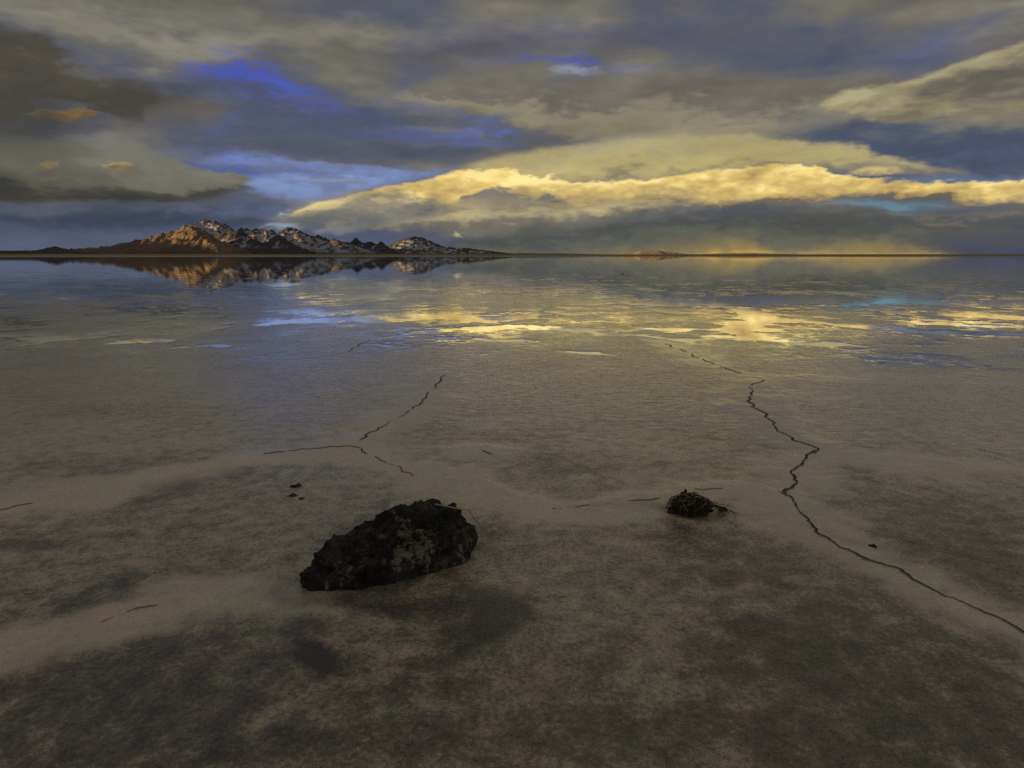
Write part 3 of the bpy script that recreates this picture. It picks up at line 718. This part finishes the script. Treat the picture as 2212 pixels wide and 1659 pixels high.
def ridge_mesh(name, spines, mat, cell, seed, slope=0.62, spur=True, rough=1.0, pad=None, spl=1.0):
    rg = np.random.RandomState(seed)
    allsp = []
    for C in spines:
        allsp.append((C, slope))
        if spur:
            L = np.concatenate([[0], np.cumsum(np.hypot(*np.diff(C[:, :2], axis=0).T))])
            s = 0.0
            while s < L[-1]:
                p = np.array([np.interp(s, L, C[:, k]) for k in range(3)])
                s += max(60, p[2] * rg.uniform(0.35, 0.8))
                if p[2] < 25: continue
                for sg in (-1, -1, 1):
                    if rg.rand() < 0.25: continue
                    th = rg.uniform(-0.75, 0.75)
                    q = [p * [1, 1, 0.97]]
                    n = 6; ln = p[2] * rg.uniform(1.5, 2.5) * spl
                    drop = rg.uniform(0.75, 1.0)
                    for i in range(1, n + 1):
                        th += rg.uniform(-0.22, 0.22)
                        st = ln / n
                        q.append([q[-1][0] + math.sin(th) * st, q[-1][1] + sg * math.cos(th) * st, max(p[2] * 0.97 * (1 - drop * (i / n) ** 0.85), 0)])
                    allsp.append((np.array(q), slope * rg.uniform(1.0, 1.35)))
    A = np.concatenate([C for C, _ in allsp])
    hm = A[:, 2].max()
    pad = pad or hm * 1.2
    x0, x1, y0, y1 = A[:, 0].min() - pad, A[:, 0].max() + pad, A[:, 1].min() - pad, A[:, 1].max() + pad
    nx, ny = int((x1 - x0) / cell) + 1, int((y1 - y0) / (cell * 1.3)) + 1
    X, Y = np.meshgrid(np.linspace(x0, x1, nx), np.linspace(y0, y1, ny))
    wl = hm * 0.5
    wx = X + fbm(X / wl, Y / wl, 4, seed) * wl * 0.13
    wy = Y + fbm(X / wl, Y / wl, 4, seed + 5) * wl * 0.22
    H = np.full(X.shape, -60.0)
    for C, sl in allsp:
        for (ax, ay, az_), (bx, by, bz) in zip(C[:-1], C[1:]):
            r = max(az_, bz) / (sl * 0.6) + 50
            mi, ma = np.searchsorted(X[0], [min(ax, bx) - r, max(ax, bx) + r]); ni, na = np.searchsorted(Y[:, 0], [min(ay, by) - r, max(ay, by) + r])
            if ma <= mi or na <= ni: continue
            px, py = wx[ni:na, mi:ma], wy[ni:na, mi:ma]
            dx, dy = bx - ax, by - ay
            t = np.clip(((px - ax) * dx + (py - ay) * dy) / (dx * dx + dy * dy + 1e-9), 0, 1)
            d = np.hypot(px - ax - t * dx, py - ay - t * dy)
            zc = az_ + (bz - az_) * t
            H[ni:na, mi:ma] = np.maximum(H[ni:na, mi:ma], zc - d * sl * (1 - 0.25 * np.clip(d * sl / (zc + 1), 0, 1)))
    k = np.clip(H / (hm * 0.5), 0, 1)
    H = H + rough * k * hm * (0.055 * (ridged(X / (hm * 0.45), Y / (hm * 0.45), 6, seed + 30, 0.56) - 1.5) + 0.012 * fbm(X / 40, Y / 40, 3, seed + 60))
    H = np.where(H < -8, -8 + (H + 8) * 0.1, H)
    def blur(a, k):
        for ax_ in (0, 1):
            c = np.cumsum(np.concatenate([np.repeat(np.take(a, [0], ax_), k + 1, ax_), a, np.repeat(np.take(a, [-1], ax_), k, ax_)], ax_), ax_)
            n_ = a.shape[ax_]
            a = (np.take(c, np.arange(2 * k + 1, 2 * k + 1 + n_), ax_) - np.take(c, np.arange(0, n_), ax_)) / (2 * k + 1)
        return a
    gul = (blur(H, 3) - H) / (hm * 0.012) + 0.6 * (blur(H, 9) - H) / (hm * 0.03)
    gy, gx = np.gradient(H, Y[1, 0] - Y[0, 0], X[0, 1] - X[0, 0])
    gul = gul - np.hypot(gx, gy) * 0.9 + fbm(X / (hm * 0.8), Y / (hm * 0.8), 3, seed + 90) * 0.8
    V = np.stack([X, Y, H], -1).reshape(-1, 3)
    F = grid_faces(ny, nx)
    keep = (H.reshape(-1)[F] > -9).any(axis=1)
    F = F[keep]
    used = np.unique(F); remap = np.zeros(len(V), int); remap[used] = np.arange(len(used))
    o = mesh_obj(name, V[used], remap[F], mat, attrs={'gully': gul.reshape(-1)[used]})
    tag(o, kind='structure')
    return o


M_lit = mountain_material('sunlit_rock', (0.25, 0.182, 0.120), 480, 700, 0.3, (0.10, 0.085, 0.07))  # lit copy: sunlight on the massif put into a warmer, lighter rock
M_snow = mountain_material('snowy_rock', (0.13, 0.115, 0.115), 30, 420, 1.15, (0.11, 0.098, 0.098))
M_dark = mountain_material('shaded_rock', (0.105, 0.094, 0.095), 150, 600, 0.6, (0.09, 0.08, 0.082))  # shaded copy: cool shadow tone of the slopes put into the rock colour
M_far = mountain_material('sunlit_far_rock', (0.52, 0.38, 0.23), 900, 1200, 0.1, (0.48, 0.35, 0.21))  # golden light on the far hills put into a raised rock colour

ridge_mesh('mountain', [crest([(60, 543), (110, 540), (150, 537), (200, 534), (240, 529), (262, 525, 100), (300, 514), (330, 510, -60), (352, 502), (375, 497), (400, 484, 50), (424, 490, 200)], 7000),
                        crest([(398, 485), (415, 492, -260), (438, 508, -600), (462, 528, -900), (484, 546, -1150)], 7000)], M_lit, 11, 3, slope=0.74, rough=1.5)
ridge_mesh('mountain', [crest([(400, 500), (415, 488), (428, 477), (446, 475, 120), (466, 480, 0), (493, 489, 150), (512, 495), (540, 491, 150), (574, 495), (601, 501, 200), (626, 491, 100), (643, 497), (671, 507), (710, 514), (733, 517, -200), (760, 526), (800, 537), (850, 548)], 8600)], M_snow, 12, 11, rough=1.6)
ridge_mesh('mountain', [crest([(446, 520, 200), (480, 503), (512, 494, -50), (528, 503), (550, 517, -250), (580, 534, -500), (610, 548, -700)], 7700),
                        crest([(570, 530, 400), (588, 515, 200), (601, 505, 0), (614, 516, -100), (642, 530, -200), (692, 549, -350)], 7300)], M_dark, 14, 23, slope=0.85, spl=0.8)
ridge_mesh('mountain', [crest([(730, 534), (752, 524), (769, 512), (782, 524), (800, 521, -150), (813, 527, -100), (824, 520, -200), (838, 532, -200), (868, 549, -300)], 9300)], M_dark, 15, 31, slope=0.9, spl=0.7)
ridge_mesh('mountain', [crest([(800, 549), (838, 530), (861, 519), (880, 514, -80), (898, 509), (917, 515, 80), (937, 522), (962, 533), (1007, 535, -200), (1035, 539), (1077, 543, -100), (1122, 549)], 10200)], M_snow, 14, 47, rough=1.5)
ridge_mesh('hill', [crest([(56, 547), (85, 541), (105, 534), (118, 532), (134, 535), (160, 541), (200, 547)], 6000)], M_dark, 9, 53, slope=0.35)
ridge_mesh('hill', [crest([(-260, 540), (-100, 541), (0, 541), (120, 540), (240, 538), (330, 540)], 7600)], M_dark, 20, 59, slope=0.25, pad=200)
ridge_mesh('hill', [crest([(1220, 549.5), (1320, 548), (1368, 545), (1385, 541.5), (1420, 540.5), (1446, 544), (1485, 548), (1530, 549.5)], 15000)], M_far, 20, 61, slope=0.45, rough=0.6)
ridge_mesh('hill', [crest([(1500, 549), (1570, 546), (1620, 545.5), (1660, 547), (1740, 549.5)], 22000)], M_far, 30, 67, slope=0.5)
ridge_mesh('hill', [crest([(1060, 548), (1130, 546.5), (1230, 547.5), (1330, 549)], 24000)], M_dark, 40, 71, slope=0.2)
# unseen range, added to shade the flat; its saddles let sun onto the peaks
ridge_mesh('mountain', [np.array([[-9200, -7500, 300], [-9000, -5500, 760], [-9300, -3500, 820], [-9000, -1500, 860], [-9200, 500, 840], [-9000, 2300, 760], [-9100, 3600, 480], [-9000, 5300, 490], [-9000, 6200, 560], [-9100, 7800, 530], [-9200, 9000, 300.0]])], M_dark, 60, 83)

# ------------------------------------------------------------------ boulder


def ico(n):
    import bmesh
    bm = bmesh.new(); bmesh.ops.create_icosphere(bm, subdivisions=n, radius=1.0)
    V = np.array([v.co[:] for v in bm.verts]); F = np.array([[v.index for v in f.verts] for f in bm.faces]); bm.free()
    return V, F


def noise3(P, s):
    """cheap 3-D fbm from three planar slices"""
    def f(fr, o, sd): return (fbm(P[:, 0] * fr, P[:, 1] * fr + P[:, 2] * fr * 0.6, o, sd) + fbm(P[:, 1] * fr + 4, P[:, 2] * fr - P[:, 0] * fr * 0.5, o, sd + 3) + fbm(P[:, 2] * fr + 9, P[:, 0] * fr + P[:, 1] * fr * 0.5, o, sd + 7)) / 1.8
    return f


def rock_material():
    m, T, out = material('dark_wet_stone')
    tc = T.new('ShaderNodeTexCoord'); P = tc.outputs['Object']
    a = T.noise(P, 9, 6, 0.65); b = T.noise(P, 45, 6, 0.7)
    sq = T.new('ShaderNodeSeparateXYZ'); T.link(P, sq.inputs[0]); x, y, z = (T.S(q) for q in sq.outputs)
    c = T.ramp((a * 0.5 + b * 0.5).clamp(), [(0.36, (0.006, 0.005, 0.004)), (0.48, (0.022, 0.019, 0.015)), (0.57, (0.075, 0.066, 0.052)), (0.68, (0.22, 0.20, 0.165))])
    streak = T.noise(T.comb(x * 30.0, y * 30.0, z * 6.0), 1.0, 5, 0.65)
    salt_ = attr(T, 'salt')
    f = ((salt_ * 1.1 + (streak - 0.5) * 4.4 + (b - 0.5) * 2.6) - 0.66).step(0.0, 0.6)
    sc_ = T.ramp(T.noise(P, 7, 3, 0.5), [(0.42, (0.34, 0.26, 0.11)), (0.6, (0.42, 0.38, 0.30))])
    c = T.mix(f * 0.7, c, sc_)
    speck = (T.noise(P, 120, 3, 0.6) + (a - 0.5) * 0.4).step(0.66, 0.74)
    c = T.mix(speck * 0.5, c, (0.2, 0.19, 0.165))
    bs = T.new('ShaderNodeBsdfPrincipled'); T.link(c, bs.inputs['Base Color'])
    T.put(bs.inputs['Roughness'], (a * 0.5 + 0.35).clamp()); bs.inputs['Specular IOR Level'].default_value = 0.35
    bp = T.new('ShaderNodeBump'); bp.inputs['Distance'].default_value = 0.02; T.put(bp.inputs['Height'], b * 0.7 + T.noise(P, 160, 4, 0.7) * 0.3)
    T.link(bp.outputs[0], bs.inputs['Normal']); T.link(bs.outputs[0], out.inputs[0])
    return m


rock_mat = rock_material()
E1, E2 = at(655, 1273), at(1043, 1172)
ax = (E2 - E1)[:2]; RL = np.linalg.norm(ax); ax = ax / RL; ay = np.array([-ax[1], ax[0]])
V, F = ico(6)
u = V[:, 0]; s = (u + 1) / 2
wide = np.interp(s, [0, 0.15, 0.4, 0.7, 0.88, 1], [0.6, 0.8, 1.0, 1.12, 1.05, 0.8])
tall = np.interp(s, [0, 0.1, 0.3, 0.55, 0.75, 0.9, 1], [0.42, 0.52, 0.68, 0.88, 1.0, 0.97, 0.9])
sgn = lambda q, p: np.sign(q) * np.abs(q) ** p
Q = np.stack([sgn(u, 0.8) * RL * 0.5, sgn(V[:, 1], 0.75) * RL * 0.225 * wide, np.where(V[:, 2] > 0, sgn(V[:, 2], 0.62) * RL * 0.262 * tall, V[:, 2] * 0.03)], -1)
# fractured faces: the lump is cut by many planes
ext = np.abs(Q).max(axis=0)
rk = np.random.RandomState(8)
for i in range(30):
    n_ = rk.normal(size=3) * [0.28, 1.0, 0.9]; n_[2] = abs(n_[2]) * 0.9; n_ /= np.linalg.norm(n_)
    dt = Q @ n_; lim = dt.max() * rk.uniform(0.84, 0.97)
    ex = np.clip(dt - lim, 0, None)
    Q = Q - ex[:, None] * n_ * 0.88
Q = Q * (ext / np.abs(Q).max(axis=0))
# the crest leans to the far side
Q[:, 1] += np.clip(Q[:, 2], 0, None) * 0.42
f = noise3(Q / RL, 0)
nrm = V / np.linalg.norm(V, axis=1)[:, None]
disp = f(3.2, 4, 5) * 0.055 + (0.45 - np.abs(f(6.0, 5, 21))) * 0.06 - 0.02 + f(19, 4, 41) * 0.016 + f(60, 3, 71) * 0.007
hz = sstep(Q[:, 2], -0.01, 0.05)
Q = Q + nrm * (disp * RL * (0.35 + 0.65 * hz))[:, None]
mid = (E1 + E2) / 2
z0 = ground_fields(np.array([mid[0]]), np.array([mid[1]]))[0][0]
Wd = np.stack([mid[0] + Q[:, 0] * ax[0] + Q[:, 1] * ay[0], mid[1] + Q[:, 0] * ax[1] + Q[:, 1] * ay[1], Q[:, 2] + z0 - 0.004], -1)
saltm = np.zeros(len(V))
for X, Y, rad, st in [(875, 1150, 0.05, 0.75), (890, 1195, 0.085, 0.85), (930, 1185, 0.05, 0.75), (1000, 1190, 0.055, 0.85), (745, 1230, 0.07, 0.68), (800, 1200, 0.08, 0.42), (950, 1130, 0.07, 0.3), (850, 1110, 0.03, 0.45), (1010, 1150, 0.04, 0.5)]:
    d = ray(X, Y)
    o3 = Wd - np.array([0, 0, CAM_H])
    t = o3 @ d
    dd = np.linalg.norm(o3 - t[:, None] * d, axis=1)
    facing = t < np.min(t[dd < rad]) + 0.12 if (dd < rad).any() else np.zeros(len(V), bool)
    saltm = np.maximum(saltm, st * np.exp(-(dd / rad) ** 2) * facing)
loc = np.array([mid[0], mid[1], 0])
rock = mesh_obj('boulder', Wd - loc, F, rock_mat, attrs={'salt': saltm})
rock.location = loc
tag(rock, 'large black craggy boulder streaked with pale ochre salt on the flat', 'boulder')

# ------------------------------------------------------------------ tubes


def tube(name, pts, rads, mat, parent=None, sides=6, seed=0):
    P = np.array(pts, float); n = len(P)
    Tn = np.gradient(P, axis=0); Tn /= np.linalg.norm(Tn, axis=1)[:, None] + 1e-9
    up = np.array([0.13, 0.2, 1.0]); A = np.cross(Tn, up); A /= np.linalg.norm(A, axis=1)[:, None] + 1e-9; B = np.cross(Tn, A)
    th = np.linspace(0, 2 * np.pi, sides, endpoint=False)
    rads = np.asarray(rads)[:, None, None]
    V = P[:, None] + rads * (np.cos(th)[None, :, None] * A[:, None] + np.sin(th)[None, :, None] * B[:, None])
    return V.reshape(-1, 3), grid_faces(n, sides, True)


def surf_point(X, Y, W=None, lift=0.014):
    """nearest boulder vertex seen at a pixel"""
    d = ray(X, Y); o3 = Wd - np.array([0, 0, CAM_H]); t = o3 @ d
    dd = np.linalg.norm(o3 - t[:, None] * d, axis=1)
    c = np.where(dd < max(dd.min() * 1.5, 0.010))[0]
    return np.array([0, 0, CAM_H]) + d * (t[c].min() - lift)


m, T, out = material('dry_straw')
tc = T.new('ShaderNodeTexCoord')
c = T.ramp(T.noise(tc.outputs['Object'], 60, 4, 0.6), [(0.3, (0.42, 0.33, 0.15)), (0.7, (0.68, 0.57, 0.30))])
bs = T.new('ShaderNodeBsdfPrincipled'); T.link(c, bs.inputs['Base Color']); bs.inputs['Roughness'].default_value = 0.6
T.link(bs.outputs[0], out.inputs[0]); straw_mat = m
key = [surf_point(940, 1089, lift=0.002), surf_point(985, 1098), surf_point(1012, 1104), surf_point(1026, 1122)]
e = at(1050, 1146, 0.03); e2 = at(1070, 1153, 0.0); e2[2] = ground_fields(np.array([e2[0]]), np.array([e2[1]]))[0][0] + 0.001
key += [e, e2]
key = np.array(key); tk = np.linspace(0, 1, len(key)); tt = np.linspace(0, 1, 40)


def smooth_path(key, n):
    k = np.array(key); m_ = len(k)
    o = []
    for t in np.linspace(0, m_ - 1.0001, n):
        i = int(t); f = t - i
        p0, p1, p2, p3 = k[max(i - 1, 0)], k[i], k[min(i + 1, m_ - 1)], k[min(i + 2, m_ - 1)]
        o.append(0.5 * ((2 * p1) + (-p0 + p2) * f + (2 * p0 - 5 * p1 + 4 * p2 - p3) * f * f + (-p0 + 3 * p1 - 3 * p2 + p3) * f ** 3))
    return np.array(o)


sp_ = smooth_path(key, 44)
V1, F1 = tube('straw', sp_, np.linspace(0.0026, 0.0013, 44), straw_mat)
st = mesh_obj('straw', V1 - sp_[0], F1, straw_mat); st.location = sp_[0]
tag(st, 'thin pale dry straw bent over the right end of the black boulder', 'straw')

# ------------------------------------------------------------------ tangled root clump
base = at(1492, 1112); base[2] = ground_fields(np.array([base[0]]), np.array([base[1]]))[0][0]
S_ = np.linalg.norm(at(1540, 1112) - at(1445, 1112))
root = bpy.data.objects.new('root_clump', None); root.location = base; root.empty_display_size = 0.1; col.objects.link(root)
tag(root, 'small tangled clump of dark dead roots with yellowish twigs on the salt', 'dead plant')
m, T, out = material('rotten_root')
tc = T.new('ShaderNodeTexCoord')
c = T.ramp(T.noise(tc.outputs['Object'], 50, 5, 0.65), [(0.35, (0.014, 0.011, 0.008)), (0.52, (0.05, 0.039, 0.026)), (0.72, (0.17, 0.14, 0.085))])
bs = T.new('ShaderNodeBsdfPrincipled'); T.link(c, bs.inputs['Base Color']); bs.inputs['Roughness'].default_value = 0.8
bp = T.new('ShaderNodeBump'); bp.inputs['Distance'].default_value = 0.01; T.put(bp.inputs['Height'], T.noise(tc.outputs['Object'], 140, 4, 0.7)); T.link(bp.outputs[0], bs.inputs['Normal'])
T.link(bs.outputs[0], out.inputs[0]); root_mat = m
m, T, out = material('yellowed_twig')
tc = T.new('ShaderNodeTexCoord')
c = T.ramp(T.noise(tc.outputs['Object'], 90, 4, 0.6), [(0.35, (0.12, 0.095, 0.05)), (0.7, (0.46, 0.38, 0.17))])
bs = T.new('ShaderNodeBsdfPrincipled'); T.link(c, bs.inputs['Base Color']); bs.inputs['Roughness'].default_value = 0.7
T.link(bs.outputs[0], out.inputs[0]); twig_mat = m
V, F = ico(4)
f = noise3(V, 0)
Q = V * [S_ * 0.40, S_ * 0.34, S_ * 0.30]; Q[:, 2] = np.where(Q[:, 2] < 0, Q[:, 2] * 0.1, Q[:, 2])
Q *= (1 + f(1.6, 4, 5) * 0.55 + f(4.5, 4, 15) * 0.30)[:, None]
Q[:, 2] -= 0.003
mesh_obj('root_ball', Q, F, root_mat, parent=root)
Q2 = V * [S_ * 0.15, S_ * 0.17, S_ * 0.22]; Q2[:, 2] = np.where(Q2[:, 2] < 0, Q2[:, 2] * 0.1, Q2[:, 2])
Q2 = Q2 * (1 + f(2.2, 4, 55) * 0.4)[:, None] + [S_ * 0.05, S_ * 0.66, 0]
mesh_obj('root_knot', Q2, F, root_mat, parent=root)
rg = np.random.RandomState(12)
for i in range(84):
    a0 = rg.uniform(0, 2 * np.pi); b0 = a0 + rg.uniform(0.3, 1.5) * rg.choice([-1, 1])
    r0, r1 = rg.uniform(0.05, 0.3), rg.uniform(0.36, 0.58)
    h0, h1 = rg.uniform(0.24, 0.36), rg.uniform(0.0, 0.12)
    k = [np.array([math.cos(a0) * r0, math.sin(a0) * r0 * .85, h0]),
         np.array([math.cos((a0 * .6 + b0 * .4)) * (r0 * .4 + r1 * .6), math.sin((a0 * .6 + b0 * .4)) * (r0 * .4 + r1 * .6) * .85, h0 * 0.9 + rg.uniform(-.02, .05)]),
         np.array([math.cos(b0) * r1, math.sin(b0) * r1 * .85, (h0 + h1) / 2]),
         np.array([math.cos(b0) * r1 * 1.08, math.sin(b0) * r1 * .92, h1])]
    if i >= 74:
        L = rg.uniform(0.5, 0.85); an = rg.uniform(-0.5, 0.5)
        k = [np.array([0.25, -0.05, 0.2]), np.array([0.25 + L * .4 * math.cos(an), L * .3 * math.sin(an), 0.16]), np.array([.25 + L * .8 * math.cos(an), L * .8 * math.sin(an), 0.06]), np.array([.25 + L * math.cos(an), L * math.sin(an), 0.01])]
    p = smooth_path(np.array(k) * S_, 14) + rg.normal(0, S_ * 0.008, (14, 3)); p[:, 2] = np.maximum(p[:, 2], 0.0)
    V1, F1 = tube('twig', p, np.linspace(rg.uniform(0.0008, 0.0022), 0.0005, 14), None, sides=5)
    mesh_obj('twig', V1, F1, twig_mat if i % 3 == 1 else root_mat, parent=root)


# ------------------------------------------------------------------ small stones and clods
def stone(X, Y, wpx, hfrac, seed, name, label, cat, group=None, mat=rock_mat):
    b = at(X, Y); w = np.linalg.norm(at(X + wpx / 2, Y) - at(X - wpx / 2, Y))
    z = ground_fields(np.array([b[0]]), np.array([b[1]]))[0][0]
    V, F = ico(3); f = noise3(V + seed * 3.3, 0)
    Q = V * [w * .5, w * .42, w * hfrac]; Q[:, 2] = np.where(Q[:, 2] < 0, Q[:, 2] * 0.2, Q[:, 2])
    Q *= (1 + f(1.7, 4, seed) * (0.9 if name == 'dark_piece' else 0.45) + f(5, 2, seed + 9) * 0.15)[:, None]
    o = mesh_obj(name, Q, F, mat, attrs={'salt': np.zeros(len(V))}); o.location = (b[0], b[1], max(z, -0.004) if z > -0.05 else z)
    o.rotation_euler = (0, 0, 0.35 + 0.2 * seed)
    tag(o, label, cat, group)
    return o


stone(1562, 1109, 20, 0.3, 1, 'clod', 'small dark clod lying beside the tangled root clump', 'clod')
stone(640, 1056, 22, 0.10, 2, 'dark_piece', 'longest of the flat dark pieces put in for shaded pits behind the boulder', 'chip', 'dark chips behind the boulder')  # these three raised dark pieces stand in for shallow pits in shadow
stone(630, 1077, 18, 0.10, 3, 'dark_piece', 'middle-sized flat dark piece put in for a shaded pit behind the boulder', 'chip', 'dark chips behind the boulder')
stone(652, 1083, 12, 0.10, 4, 'dark_piece', 'smallest flat dark piece put in for a shaded pit behind the boulder', 'chip', 'dark chips behind the boulder')
stone(1345, 592, 3, 0.6, 5, 'stone', 'tiny lone dark stone standing in the far shallow water', 'stone')
stone(1884, 1188, 16, 0.12, 6, 'dark_piece', 'dark flat chip beside the long right-hand crack', 'chip')
